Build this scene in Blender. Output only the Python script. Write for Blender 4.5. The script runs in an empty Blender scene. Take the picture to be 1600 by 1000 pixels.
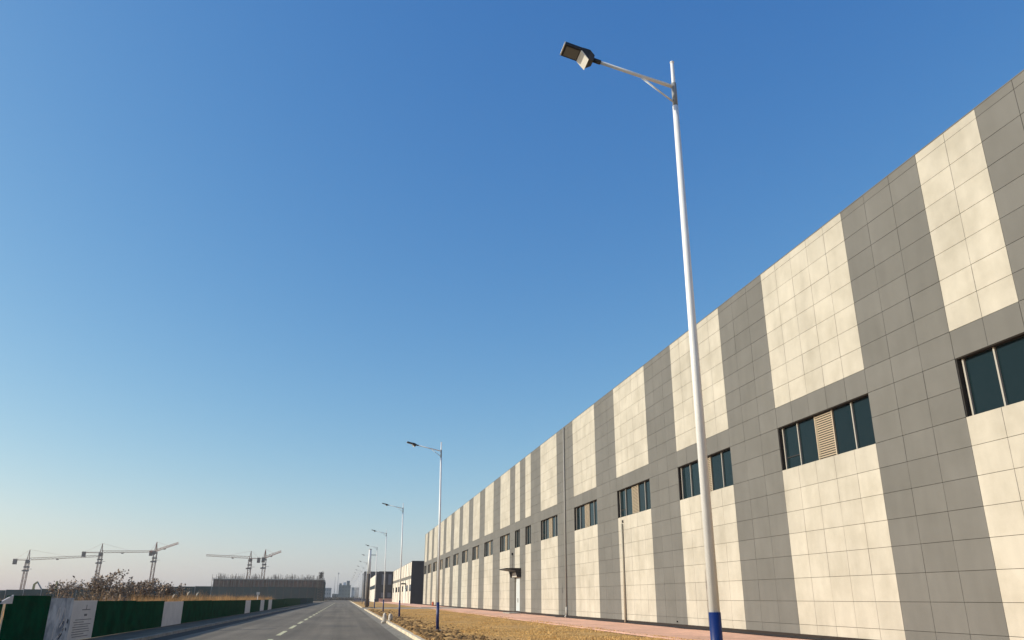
import bpy, bmesh, math, random
import numpy as np
from mathutils import Vector, Matrix

random.seed(7)
rng = np.random.default_rng(7)
scene = bpy.context.scene
COL = scene.collection
R = math.radians

# ------------------------------------------------------------------ camera, sky, sun, exposure
EYE = 1.5
cam_data = bpy.data.cameras.new("camera")
cam_data.sensor_fit = 'HORIZONTAL'
cam_data.sensor_width = 36.0
cam_data.lens = 36.0 * 1210.74 / 1600.0
cam_data.clip_start = 0.1
cam_data.clip_end = 9000
cam = bpy.data.objects.new("camera", cam_data)
COL.objects.link(cam)
YAW, PITCH, ROLL = 0.19904, 0.34521, 0.00595
cy_, sy_, cp_, sp_ = math.cos(YAW), math.sin(YAW), math.cos(PITCH), math.sin(PITCH)
fw = Vector((sy_ * cp_, cy_ * cp_, sp_))
rt = Vector((cy_, -sy_, 0.0))
up = rt.cross(fw)
cr_, sr_ = math.cos(ROLL), math.sin(ROLL)
r2, u2 = rt * cr_ + up * sr_, up * cr_ - rt * sr_
cam.matrix_world = Matrix(((r2.x, u2.x, -fw.x, 0), (r2.y, u2.y, -fw.y, 0), (r2.z, u2.z, -fw.z, EYE), (0, 0, 0, 1)))
scene.camera = cam

SUN_EL, SUN_AZ = 24.5, -84.0            # azimuth clockwise from +Y (the road direction)
world = bpy.data.worlds.new("World")
scene.world = world
world.use_nodes = True
wn = world.node_tree
for n in list(wn.nodes):
    wn.nodes.remove(n)
w_out = wn.nodes.new('ShaderNodeOutputWorld')
w_bg = wn.nodes.new('ShaderNodeBackground')
w_sky = wn.nodes.new('ShaderNodeTexSky')
w_sky.sky_type = 'NISHITA'
w_sky.sun_disc = False
w_sky.sun_elevation = R(SUN_EL)
w_sky.sun_rotation = R(SUN_AZ)
w_sky.altitude = 0
w_sky.air_density = 1.0
w_sky.dust_density = 0.9
w_sky.ozone_density = 1.2
w_bg.inputs['Strength'].default_value = 0.132
# the phone's vivid colour rendering: one tone curve per channel, the same all round the sky
w_sep = wn.nodes.new('ShaderNodeSeparateColor'); w_com = wn.nodes.new('ShaderNodeCombineColor')
wn.links.new(w_sky.outputs[0], w_sep.inputs[0])
for _i, (_g, _k, _lim, _op) in enumerate(((1.43, 0.342, 0.66, 'MINIMUM'), (0.975, 0.692, 0.70, 'MINIMUM'), (0.54, 1.50, 0.66, 'MAXIMUM'))):
    _p = wn.nodes.new('ShaderNodeMath'); _p.operation = 'POWER'; _p.inputs[1].default_value = _g
    _m = wn.nodes.new('ShaderNodeMath'); _m.operation = 'MULTIPLY'; _m.inputs[1].default_value = _k
    _l = wn.nodes.new('ShaderNodeMath'); _l.operation = 'MULTIPLY'; _l.inputs[1].default_value = _lim      # the curve runs straight in the brightest part
    _q = wn.nodes.new('ShaderNodeMath'); _q.operation = _op
    wn.links.new(w_sep.outputs[_i], _p.inputs[0]); wn.links.new(_p.outputs[0], _m.inputs[0])
    wn.links.new(w_sep.outputs[_i], _l.inputs[0]); wn.links.new(_m.outputs[0], _q.inputs[0]); wn.links.new(_l.outputs[0], _q.inputs[1])
    wn.links.new(_q.outputs[0], w_com.inputs[_i])
wn.links.new(w_com.outputs[0], w_bg.inputs['Color'])
wn.links.new(w_bg.outputs[0], w_out.inputs['Surface'])

sun_d = bpy.data.lights.new("sun", 'SUN')
sun_d.energy = 3.15
sun_d.angle = R(0.55)
sun_d.color = (1.0, 0.905, 0.72)
sun = bpy.data.objects.new("sun", sun_d)
COL.objects.link(sun)
sd = Vector((math.sin(R(SUN_AZ)) * math.cos(R(SUN_EL)), math.cos(R(SUN_AZ)) * math.cos(R(SUN_EL)), math.sin(R(SUN_EL))))
sun.rotation_euler = sd.to_track_quat('Z', 'Y').to_euler()
sun.location = (-60, 20, 60)

scene.view_settings.view_transform = 'Standard'
scene.view_settings.look = 'None'
scene.view_settings.gamma = 1.0
scene.view_settings.use_curve_mapping = False
scene.view_settings.exposure = 0.65
scene.render.engine = 'CYCLES'
scene.cycles.use_denoising = True
scene.cycles.max_bounces = 6
scene.cycles.volume_bounces = 0

# ------------------------------------------------------------------ materials
def mat(name, col, rough=0.85, spec=0.3, metal=0.0, vary=0.0, scale=1.0, detail=5.0, col2=None, stretch=None,
        bump=0.0, bscale=30.0, rand=0.0, island=False, ramp=(0.35, 0.65), layer=None):
    m = bpy.data.materials.new(name)
    m.use_nodes = True
    nt = m.node_tree
    b = nt.nodes['Principled BSDF']
    b.inputs['Roughness'].default_value = rough
    b.inputs['Specular IOR Level'].default_value = spec
    b.inputs['Metallic'].default_value = metal
    b.inputs['Base Color'].default_value = (*col, 1)
    src = None
    geo = nt.nodes.new('ShaderNodeNewGeometry')
    if vary or col2:
        mp = nt.nodes.new('ShaderNodeMapping')
        nt.links.new(geo.outputs['Position'], mp.inputs['Vector'])
        mp.inputs['Scale'].default_value = stretch or (1, 1, 1)
        nz = nt.nodes.new('ShaderNodeTexNoise')
        nz.inputs['Scale'].default_value = scale
        nz.inputs['Detail'].default_value = detail
        nz.inputs['Roughness'].default_value = 0.6
        nt.links.new(mp.outputs[0], nz.inputs['Vector'])
        rp = nt.nodes.new('ShaderNodeValToRGB')
        rp.color_ramp.elements[0].position = ramp[0]
        rp.color_ramp.elements[1].position = ramp[1]
        a = col
        c2 = col2 if col2 else tuple(max(0, c * (1 - vary)) for c in col)
        rp.color_ramp.elements[0].color = (*c2, 1)
        rp.color_ramp.elements[1].color = (*a, 1)
        nt.links.new(nz.outputs['Fac'], rp.inputs['Fac'])
        src = rp.outputs['Color']
    for (lsc, lst, lo, hi) in (layer or ()):
        mp2 = nt.nodes.new('ShaderNodeMapping'); mp2.inputs['Scale'].default_value = lst
        nt.links.new(geo.outputs['Position'], mp2.inputs['Vector'])
        n2 = nt.nodes.new('ShaderNodeTexNoise'); n2.inputs['Scale'].default_value = lsc; n2.inputs['Detail'].default_value = 7
        nt.links.new(mp2.outputs[0], n2.inputs['Vector'])
        r2_ = nt.nodes.new('ShaderNodeMapRange'); r2_.inputs['From Min'].default_value = .32; r2_.inputs['From Max'].default_value = .68
        r2_.inputs['To Min'].default_value = lo; r2_.inputs['To Max'].default_value = hi
        nt.links.new(n2.outputs['Fac'], r2_.inputs['Value'])
        h2 = nt.nodes.new('ShaderNodeHueSaturation'); nt.links.new(src, h2.inputs['Color']); nt.links.new(r2_.outputs[0], h2.inputs['Value'])
        src = h2.outputs['Color']
    if rand:
        hsv = nt.nodes.new('ShaderNodeHueSaturation')
        mr = nt.nodes.new('ShaderNodeMapRange')
        mr.inputs['To Min'].default_value = 1 - rand
        mr.inputs['To Max'].default_value = 1 + rand
        if island:
            nt.links.new(geo.outputs['Random Per Island'], mr.inputs['Value'])
        else:
            oi = nt.nodes.new('ShaderNodeObjectInfo')
            nt.links.new(oi.outputs['Random'], mr.inputs['Value'])
        nt.links.new(mr.outputs[0], hsv.inputs['Value'])
        hsv.inputs['Color'].default_value = (*col, 1)
        if src:
            nt.links.new(src, hsv.inputs['Color'])
        src = hsv.outputs['Color']
    if src:
        nt.links.new(src, b.inputs['Base Color'])
    if bump:
        bn = nt.nodes.new('ShaderNodeTexNoise')
        bn.inputs['Scale'].default_value = bscale
        bn.inputs['Detail'].default_value = 6
        nt.links.new(geo.outputs['Position'], bn.inputs['Vector'])
        bp = nt.nodes.new('ShaderNodeBump')
        bp.inputs['Strength'].default_value = bump
        bp.inputs['Distance'].default_value = 0.03
        nt.links.new(bn.outputs['Fac'], bp.inputs['Height'])
        nt.links.new(bp.outputs[0], b.inputs['Normal'])
    return m

M = {}
CREAM, CREAM2 = (0.465, 0.438, 0.375), (0.40, 0.374, 0.313)
GREY, GREY2 = (0.145, 0.143, 0.134), (0.130, 0.128, 0.118)
M['cream'] = mat('cream_stone', CREAM, 0.8, 0.25, col2=CREAM2, scale=0.9, detail=6, rand=0.045, ramp=(0.33, 0.6), layer=[(2.2, (1, 1, .18), .94, 1.04), (.35, (1, 1, 1), .93, 1.05)])
M['grey'] = mat('grey_stone', GREY, 0.75, 0.3, col2=GREY2, scale=0.7, detail=6, rand=0.05, layer=[(2.2, (1, 1, .18), .95, 1.04)])
M['cream_far'] = mat('cream_stone_far', CREAM, 0.8, 0.25, col2=CREAM2, scale=0.9, detail=6, rand=0.045, island=True, ramp=(0.33, 0.6), layer=[(2.2, (1, 1, .18), .94, 1.04), (.35, (1, 1, 1), .93, 1.05)])
M['grey_far'] = mat('grey_stone_far', GREY, 0.75, 0.3, col2=GREY2, scale=0.7, detail=6, rand=0.05, island=True, layer=[(2.2, (1, 1, .18), .95, 1.04)])
M['joint'] = mat('joint_dark', (0.09, 0.08, 0.066), 0.9)
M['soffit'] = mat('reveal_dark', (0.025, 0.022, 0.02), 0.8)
M['plinth'] = mat('plinth_dark', (0.03, 0.022, 0.018), 0.9)
M['glass'] = mat('tinted_glass', (0.007, 0.017, 0.021), 0.06, 0.5, rand=.22)
M['glass'].node_tree.nodes['Principled BSDF'].inputs['IOR'].default_value = 1.22
M['alu'] = mat('pale_aluminium', (0.36, 0.34, 0.30), 0.5, 0.4)
M['alu_dark'] = mat('dark_frame', (0.02, 0.02, 0.02), 0.5)
M['louver'] = mat('louver_tan', (0.42, 0.35, 0.255), 0.6)
M['door'] = mat('door_white', (0.50, 0.54, 0.56), 0.45)
M['canopy'] = mat('canopy_dark', (0.02, 0.018, 0.016), 0.5)
M['pipe'] = mat('pipe_white', (0.47, 0.45, 0.41), 0.5)
M['pipe_grey'] = mat('pipe_grey', (0.30, 0.29, 0.275), 0.5)
M['pipe_cream'] = mat('pipe_cream', (0.43, 0.40, 0.325), 0.6)
M['cream_hall'] = mat('cream_hall', (0.66, 0.62, 0.54), 0.8)
M['concrete'] = mat('concrete', (0.36, 0.34, 0.30), 0.9, vary=0.25, scale=3)
M['roofing'] = mat('roofing', (0.2, 0.2, 0.2), 0.9)
M['lamp_white'] = mat('lamp_white', (0.80, 0.80, 0.79), 0.38, 0.5, vary=0.06, scale=4)
M['lamp_blue'] = mat('lamp_blue', (0.003, 0.018, 0.115), 0.42, 0.45)
M['lamp_dark'] = mat('lamp_housing', (0.035, 0.036, 0.04), 0.5)
M['lamp_lens'] = mat('lamp_lens', (0.17, 0.165, 0.15), 0.35, 0.5)
M['lamp_front'] = mat('lamp_front', (0.80, 0.78, 0.72), 0.4)
M['asphalt'] = mat('asphalt', (0.21, 0.18, 0.137), 0.85, 0.2, col2=(0.158, 0.136, 0.106), scale=0.35, stretch=(1, 0.25, 1), bump=0.25, bscale=60, layer=[(1.3, (1, .012, 1), .76, 1.18), (.25, (1, .5, 1), .85, 1.1), (9, (1, 1, 1), .88, 1.1)])
M['gutter'] = mat('gutter_concrete', (0.30, 0.27, 0.215), 0.9, vary=0.3, scale=1.2, stretch=(3, 0.4, 1))
M['kerb'] = mat('kerb_concrete', (0.64, 0.55, 0.41), 0.85, vary=0.15, scale=2, rand=0.08)
M['kerb_shaded'] = mat('kerb_shaded', (0.30, 0.275, 0.23), 0.9, vary=0.25, scale=2, rand=0.1)  # kerb colour darkened for the left row, its shade painted in
M['paint'] = mat('road_paint', (0.62, 0.58, 0.36), 0.8, vary=0.35, scale=7, ramp=(0.3, 0.5))
M['pavers'] = mat('pink_pavers', (0.82, 0.48, 0.34), 0.9, vary=0.2, scale=1.2, rand=0.0, bump=0.2, bscale=8, layer=[(.5, (1, .4, 1), .85, 1.12), (6, (1, 1, 1), .85, 1.1)])
M['lawn'] = mat('dry_lawn', (0.56, 0.345, 0.135), 0.95, 0.1, col2=(0.43, 0.255, 0.095), scale=0.55, detail=8, bump=0.6, bscale=9, layer=[(1.4, (.35, 1, 1), .76, 1.18), (7, (1, 1, 1), .8, 1.16)])
M['soil'] = mat('dug_soil', (0.15, 0.09, 0.045), 0.95, 0.1, col2=(0.08, 0.05, 0.028), scale=2, detail=8, bump=0.6, bscale=7)
M['ground'] = mat('dry_ground', (0.21, 0.16, 0.10), 0.95, 0.1, col2=(0.13, 0.105, 0.07), scale=0.02, detail=8)
M['verge'] = mat('dirt_verge', (0.20, 0.165, 0.12), 0.95, 0.1, vary=0.4, scale=1.0)
M['grass'] = mat('dry_grass', (0.62, 0.40, 0.155), 0.9, 0.1, rand=0.3, island=True)
M['clod'] = mat('soil_clod', (0.22, 0.135, 0.06), 0.95, 0.1, rand=0.4, island=True)
M['turf'] = mat('green_turf', (0.0, 0.060, 0.026), 1.0, 0.0, vary=0.4, scale=1.5, bump=0.5, bscale=40)
M['board'] = mat('white_board', (0.66, 0.62, 0.58), 0.7, vary=0.14, scale=1.5)
M['poster'] = mat('poster_blue', (0.50, 0.53, 0.56), 0.6, col2=(0.15, 0.185, 0.235), scale=1.6, detail=3, ramp=(0.36, 0.6))
M['ink'] = mat('ink_grey', (0.16, 0.155, 0.155), 0.8)
M['ink_dark'] = mat('ink_dark', (0.04, 0.05, 0.07), 0.8)
M['steel'] = mat('steel_post', (0.25, 0.26, 0.27), 0.6)
M['net'] = mat('green_net', (0.002, 0.045, 0.052), 0.95, 0.0, vary=0.35, scale=0.25, rand=0.2)
M['brick'] = mat('raw_brick', (0.15, 0.09, 0.075), 0.95, vary=0.4, scale=0.4)
M['infill'] = mat('infill_brick', (0.17, 0.085, 0.06), 0.95, vary=0.5, scale=0.6, rand=.35)
M['concrete_old'] = mat('raw_concrete', (0.13, 0.115, 0.10), 0.95)
M['scaffold'] = mat('scaffold_pole', (0.10, 0.085, 0.075), 0.8)
M['crane'] = mat('crane_steel', (0.30, 0.075, 0.03), 0.7)
M['crane_pale'] = mat('crane_pale', (0.34, 0.17, 0.105), 0.7)
M['crane_dark'] = mat('crane_weight', (0.10, 0.085, 0.08), 0.9)
M['twig'] = mat('twig', (0.17, 0.13, 0.095), 0.9, rand=0.2)
M['leaf'] = mat('dry_leaf', (0.30, 0.225, 0.165), 0.9, 0.1, rand=0.45, island=True)
M['reed'] = mat('dry_reed', (0.50, 0.29, 0.125), 0.9, 0.1, rand=0.4, island=True)
M['plume'] = mat('reed_plume', (0.68, 0.60, 0.50), 0.95, 0.05)
M['navy'] = mat('navy_cladding', (0.016, 0.020, 0.032), 0.6, vary=0.2, scale=0.3)
M['navy_grey'] = mat('navy_grey', (0.13, 0.14, 0.165), 0.7)
M['win_far'] = mat('far_window', (0.02, 0.025, 0.035), 0.3)
M['pale_block'] = mat('pale_block', (0.36, 0.38, 0.39), 0.9)
M['teal_block'] = mat('teal_block', (0.14, 0.19, 0.20), 0.9)
M['teal_win'] = mat('teal_window', (0.10, 0.14, 0.15), 0.7)
M['white_far'] = mat('white_far', (0.7, 0.7, 0.7), 0.8)
M['hedge'] = mat('dark_hedge', (0.05, 0.05, 0.045), 0.95)
M['stone'] = mat('pale_stone', (0.52, 0.47, 0.40), 0.9, vary=0.2, scale=6)
M['rubber'] = mat('black_hose', (0.012, 0.011, 0.011), 0.6)
M['orange'] = mat('orange_red', (0.50, 0.085, 0.03), 0.6)
M['yellow'] = mat('machine_yellow', (0.40, 0.33, 0.13), 0.7)

# ------------------------------------------------------------------ mesh helpers
class MB:
    def __init__(self):
        self.v, self.f, self.mi, self.sm = [], [], [], []
    def poly(self, pts, mi=0, smooth=False):
        n = len(self.v)
        self.v += [tuple(p) for p in pts]
        self.f.append(tuple(range(n, n + len(pts)))); self.mi.append(mi); self.sm.append(smooth)
    def hexa(self, b, t, mi=0):             # bottom ring and top ring (counter-clockwise from above)
        n = len(self.v); k = len(b)
        self.v += [tuple(p) for p in b] + [tuple(p) for p in t]
        self.f.append(tuple(range(n + k - 1, n - 1, -1)))
        self.f.append(tuple(range(n + k, n + 2 * k)))
        for i in range(k):
            j = (i + 1) % k
            self.f.append((n + i, n + j, n + k + j, n + k + i))
        self.mi += [mi] * (k + 2); self.sm += [False] * (k + 2)
    def box(self, x0, x1, y0, y1, z0, z1, mi=0):
        self.hexa([(x0, y0, z0), (x1, y0, z0), (x1, y1, z0), (x0, y1, z0)],
                  [(x0, y0, z1), (x1, y0, z1), (x1, y1, z1), (x0, y1, z1)], mi)
    def tube(self, p0, p1, r0, r1=None, n=8, mi=0, caps=True, smooth=True):
        r1 = r0 if r1 is None else r1
        p0, p1 = Vector(p0), Vector(p1)
        d = (p1 - p0).normalized()
        a = d.orthogonal().normalized(); b = d.cross(a)
        s = len(self.v)
        for p, r in ((p0, r0), (p1, r1)):
            for i in range(n):
                t = 2 * math.pi * i / n
                self.v.append(tuple(p + a * (r * math.cos(t)) + b * (r * math.sin(t))))
        for i in range(n):
            j = (i + 1) % n
            self.f.append((s + i, s + j, s + n + j, s + n + i)); self.mi.append(mi); self.sm.append(smooth)
        if caps:
            self.f.append(tuple(range(s + n - 1, s - 1, -1))); self.f.append(tuple(range(s + n, s + 2 * n)))
            self.mi += [mi, mi]; self.sm += [False, False]
    def bar(self, p0, p1, w, h=None, mi=0):
        h = w if h is None else h
        p0, p1 = Vector(p0), Vector(p1)
        d = (p1 - p0).normalized()
        z = Vector((0, 0, 1)) if abs(d.z) < 0.95 else Vector((0, 1, 0))
        a = d.cross(z).normalized() * (w / 2); b = a.cross(d).normalized() * (h / 2)
        self.hexa([p0 - a - b, p0 + a - b, p0 + a + b, p0 - a + b], [p1 - a - b, p1 + a - b, p1 + a + b, p1 - a + b], mi)
    def build(self, name, mats, parent=None, kind=None, label=None):
        me = bpy.data.meshes.new(name)
        me.from_pydata(self.v, [], self.f)
        for m in (mats if isinstance(mats, (list, tuple)) else [mats]):
            me.materials.append(m)
        me.polygons.foreach_set('material_index', self.mi)
        me.polygons.foreach_set('use_smooth', self.sm)
        me.update()
        return link(name, me, parent, kind, label)

def link(name, me, parent=None, kind=None, label=None):
    o = bpy.data.objects.new(name, me)
    COL.objects.link(o)
    if parent: o.parent = parent
    if kind: o['kind'] = kind
    if label: o['label'] = label
    return o

def thing(name, label, cat, loc=(0, 0, 0), group=None):
    o = bpy.data.objects.new(name, None)
    o.empty_display_size = 0.3
    COL.objects.link(o)
    o.location = loc
    return tag(o, label, cat, group)

def tag(o, label, cat, group=None):
    o['label'] = label; o['category'] = cat
    if group: o['group'] = group
    return o

def raw_mesh(name, verts, faces, m):
    """numpy triangles -> mesh"""
    me = bpy.data.meshes.new(name)
    me.vertices.add(len(verts)); me.vertices.foreach_set('co', verts.astype(np.float32).ravel())
    k = faces.shape[1]
    me.loops.add(faces.size); me.loops.foreach_set('vertex_index', faces.astype(np.int32).ravel())
    me.polygons.add(len(faces))
    me.polygons.foreach_set('loop_start', np.arange(0, faces.size, k, dtype=np.int32))
    me.polygons.foreach_set('loop_total', np.full(len(faces), k, dtype=np.int32))
    me.materials.append(m)
    me.update(calc_edges=True)
    return me

def blades(xy, z0, h, w, lean):
    """one triangle per blade"""
    n = len(xy)
    a = rng.uniform(0, 2 * np.pi, n)
    dx, dy = np.cos(a) * w / 2, np.sin(a) * w / 2
    b = rng.uniform(0, 2 * np.pi, n); l = rng.uniform(0, 1, n) * lean
    v = np.zeros((n, 3, 3))
    v[:, 0] = np.stack([xy[:, 0] - dx, xy[:, 1] - dy, z0], 1)
    v[:, 1] = np.stack([xy[:, 0] + dx, xy[:, 1] + dy, z0], 1)
    v[:, 2] = np.stack([xy[:, 0] + np.cos(b) * l * h, xy[:, 1] + np.sin(b) * l * h, z0 + h], 1)
    return v.reshape(-1, 3), np.arange(3 * n).reshape(-1, 3)

# ------------------------------------------------------------------ setting: ground, road, kerbs, lawn, paving
WX = 16.36                  # plane of the warehouse cladding
LAWN_Z, PAVE_Z = 0.14, 0.19
mb = MB()
mb.poly([(-4000, -300, -0.03), (4000, -300, -0.03), (4000, 6000, -0.03), (-4000, 6000, -0.03)])
mb.build('ground', M['ground'], kind='structure')
mb = MB()
ys = [-40, 20, 60, 120, 200, 300, 520]
for a, b in zip(ys[:-1], ys[1:]):
    mb.poly([(-7.0, a, 0), (2.2, a, 0), (2.2, b, 0), (-7.0, b, 0)])
mb.build('road', M['asphalt'], kind='structure')
mb = MB()
for x0, x1 in ((2.2, 2.72),):
    for a, b in zip(ys[:-1], ys[1:]):
        mb.poly([(x0, a, 0.004), (x1, a, 0.004), (x1, b, 0.004), (x0, b, 0.004)])
mb.build('gutter', M['gutter'], kind='structure')
mb = MB()
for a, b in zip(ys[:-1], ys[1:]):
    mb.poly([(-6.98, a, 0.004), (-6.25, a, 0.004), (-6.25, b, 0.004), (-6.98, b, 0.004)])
mb.build('road_edge_shade', mat('shaded_asphalt', (0.07, 0.062, 0.055), 0.9, 0.1, vary=.3, scale=1.5), kind='structure')  # fence shadow along the left edge, painted in as a darker strip
# two dark flat patches across the lane
mb = MB()
mb.poly([(-5.6, 41.2, 0.004), (-3.2, 43.6, 0.004), (-3.3, 44.1, 0.004), (-5.7, 41.6, 0.004)])
mb.poly([(-1.2, 47.5, 0.004), (0.9, 47.2, 0.004), (0.8, 47.9, 0.004), (-1.25, 48.1, 0.004)])
mb.build('road_patch', mat('dark_patch', (0.07, 0.066, 0.06), 0.8), kind='structure')
# centre dashes
mark = bpy.data.objects.new('road_marking', None); COL.objects.link(mark); mark['kind'] = 'structure'
y = 12.6
dash_me = None
while y < 260:
    if dash_me is None:
        d = MB(); d.poly([(-2.69, 0, 0), (-2.5, 0, 0), (-2.5, 4.6, 0), (-2.69, 4.6, 0)])
        o = d.build('dash', M['paint'], mark); dash_me = o.data
    else:
        o = link('dash', dash_me, mark)
    o.location = (0, y, 0.004)
    y += 7.85

def kerb_row(x0, x1, z1, segs, name, km=None):
    km = km or M['kerb']
    root = bpy.data.objects.new(name, None); COL.objects.link(root); root['kind'] = 'structure'
    mes = {}
    cnt = 0
    far = MB()
    for (a, b) in segs:
        y = a
        while y < b - 0.2:
            if cnt < 110 and y > 18:
                if 'k' not in mes:
                    s = MB()
                    s.hexa([(x0, 0.006, -0.05), (x1, 0.006, -0.05), (x1, 0.994, -0.05), (x0, 0.994, -0.05)],
                           [(x0 + (0.02 if x0 > 0 else 0), 0.006, z1), (x1 - (0 if x0 > 0 else 0.02), 0.006, z1),
                            (x1 - (0 if x0 > 0 else 0.02), 0.994, z1), (x0 + (0.02 if x0 > 0 else 0), 0.994, z1)])
                    o = s.build('kerb_stone', km, root); mes['k'] = o.data
                else:
                    o = link('kerb_stone', mes['k'], root)
                o.location = (random.uniform(-.012, .012), y, random.uniform(-.008, .006))
                o.rotation_euler = (0, 0, random.uniform(-.008, .008))
                cnt += 1
                y += 1.0
            else:
                L = min(4.0, b - y)
                far.box(x0, x1, y + .005, y + L - .005, -0.05, z1)
                y += L
    far.build('kerb_run', km, root, kind='stuff')
    return root
kerb_row(2.72, 2.90, 0.13, [(-38, 112.5), (127.5, 420)], 'kerb')
kerb_row(-7.13, -6.98, 0.12, [(-38, 420)], 'kerb', M['kerb_shaded'])
# kerb returns of the side entrance
mb = MB()
for yy in (112.5, 127.3):
    mb.box(2.9, 11.6, yy, yy + .18, -.05, .135)
mb.build('kerb_return', M['kerb'], kind='structure')
mb = MB(); mb.poly([(2.72, 112.68, .02), (16.3, 112.68, .19), (16.3, 127.3, .19), (2.72, 127.3, .02)])
mb.build('entrance_apron', M['concrete'], kind='structure')

# lawn: uneven sheet, lower and rougher next to the kerb
def lawn_h(x, y):
    n = (np.sin(x * 1.7 + 0.3 * y) * np.sin(y * 0.9 + 1.1) * 0.02 + np.sin(x * 3.9 + 2) * np.sin(y * 2.7) * 0.012)
    return LAWN_Z + n
def lawn_strip(y0, y1, step):
    nx = int((11.75 - 2.9) / step) + 1
    ny = int((y1 - y0) / step) + 1
    X = np.linspace(2.9, 11.75, nx); Y = np.linspace(y0, y1, ny)
    gx_, gy_ = np.meshgrid(X, Y)
    edge = np.clip((gx_ - 2.9) / 0.5, 0, 1) * np.clip((11.75 - gx_) / 0.5, 0, 1)
    rough = np.clip((6.0 - gx_) / 3, 0, 1) * 0.05
    z = LAWN_Z - 0.03 * (1 - edge) + (lawn_h(gx_, gy_) - LAWN_Z + rng.normal(0, 1, gx_.shape) * (0.008 + rough * 0.6)) * edge
    v = np.stack([gx_, gy_, z], -1).reshape(-1, 3)
    i = np.arange((ny - 1) * (nx - 1)); r_ = i // (nx - 1); c_ = i % (nx - 1); q = r_ * nx + c_
    return v, np.stack([q, q + 1, q + nx + 1, q + nx], 1)
v, f = lawn_strip(-35, 112.4, 0.22)
lawn = link('lawn', raw_mesh('lawn', v, f, M['lawn']), kind='structure')
v, f = lawn_strip(127.6, 300, 0.6)
link('lawn', raw_mesh('lawn_far', v, f, M['lawn']), kind='structure')
mb = MB()
for a, b in ((-35, 20), (20, 60), (60, 112.6), (127.4, 300)):
    mb.poly([(11.6, a, PAVE_Z - .05), (11.75, a, PAVE_Z - .01), (WX + .3, a, PAVE_Z), (WX + .3, b, PAVE_Z), (11.75, b, PAVE_Z - .01), (11.6, b, PAVE_Z - .05)])
mb.build('pavement', M['pavers'], kind='structure')
mb = MB()
mb.poly([(-8.75, -40, .10), (-7.13, -40, .115), (-7.13, 420, .115), (-8.75, 420, .10)])
mb.poly([(-8.75, -40, .10), (-8.75, 420, .10), (-30, 420, .05), (-30, -40, .05)])
mb.build('verge', M['verge'], kind='structure')

# dry grass tufts and soil clods on the lawn
n = 90000
yy = 24 + 80 * rng.uniform(0, 1, n) ** 1.7
xx = 3.0 + 8.9 * rng.uniform(0, 1, n) + np.where(rng.uniform(0, 1, n) < .04, rng.exponential(.25, n), 0)
patch = np.sin(xx * 0.9 + yy * 0.23) + np.sin(yy * 0.6 - xx * 0.4 + 2) + rng.normal(0, .8, n)
keep = (patch > -0.7) & ((xx > 5.0) | (rng.uniform(0, 1, n) < 0.35))
xx, yy = xx[keep], yy[keep]
v, f = blades(np.stack([xx, yy], 1), np.where(xx > 11.7, PAVE_Z - .005, lawn_h(xx, yy) - 0.01), rng.uniform(.02, .06, len(xx)) * (1 + .7 * (np.sin(xx * 2.1 + yy * .8) * np.sin(yy * 1.3) > .45)), np.full(len(xx), .03), 1.6)
link('lawn_grass', raw_mesh('lawn_grass', v, f, M['grass']), kind='stuff')

ico = bmesh.new(); bmesh.ops.create_icosphere(ico, subdivisions=1, radius=1)
ico_v = np.array([tuple(p.co) for p in ico.verts]); ico_f = np.array([[q.index for q in p.verts] for p in ico.faces]); ico.free()
def lumps(centers, sizes, flat=0.6):
    n = len(centers)
    j = rng.normal(1, .16, (n, len(ico_v), 1))
    v = ico_v[None] * j * sizes[:, None, None]
    v[..., 2] *= flat
    v = v + centers[:, None, :]
    f = ico_f[None] + (np.arange(n) * len(ico_v))[:, None, None]
    return v.reshape(-1, 3), f.reshape(-1, 3)
n = 4200
yy = 25 + 75 * rng.uniform(0, 1, n) ** 1.6
xx = 3.0 + np.abs(rng.normal(0, 1, n)) * 1.1
xx = np.where(rng.uniform(0, 1, n) < .03, rng.uniform(3, 11.5, n), xx)
pile = rng.uniform(0, 1, n) < .30          # heaps of dug soil round the lamp feet
cl = rng.integers(0, 3, n)
px, py, sx = np.array([3.7, 4.0, 3.9])[cl], np.array([35.8, 60.6, 30.5])[cl], np.array([1.0, .8, 1.2])[cl]
xx = np.where(pile, px + rng.normal(0, .55, n) * sx, xx); yy = np.where(pile, py + rng.normal(0, .9, n), yy)
ok = (xx > 2.98) & (xx < 11.6)
xx, yy = xx[ok], yy[ok]
sz = (rng.gamma(2.2, .016, len(xx)) + .010) * np.clip(1.25 - (xx - 3) / 6, .4, 1.2)
v, f = lumps(np.stack([xx, yy, np.full(len(xx), LAWN_Z + .01)], 1), sz)
link('soil_clods', raw_mesh('soil_clods', v, f, M['clod']), kind='stuff')

# ------------------------------------------------------------------ the striped warehouse
B1 = thing('warehouse_building', 'long warehouse clad in cream and grey stone stripes with a row of dark windows', 'building', (WX, 80, PAVE_Z))
OX, OY, OZ = WX, 80.0, PAVE_Z
def loc_mb():  # coordinates below are world; children are shifted to the parent
    return MB()
def place(o):
    o.location = (-OX, -OY, -OZ) if o.parent is B1 else (0, 0, 0)
    return o
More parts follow.
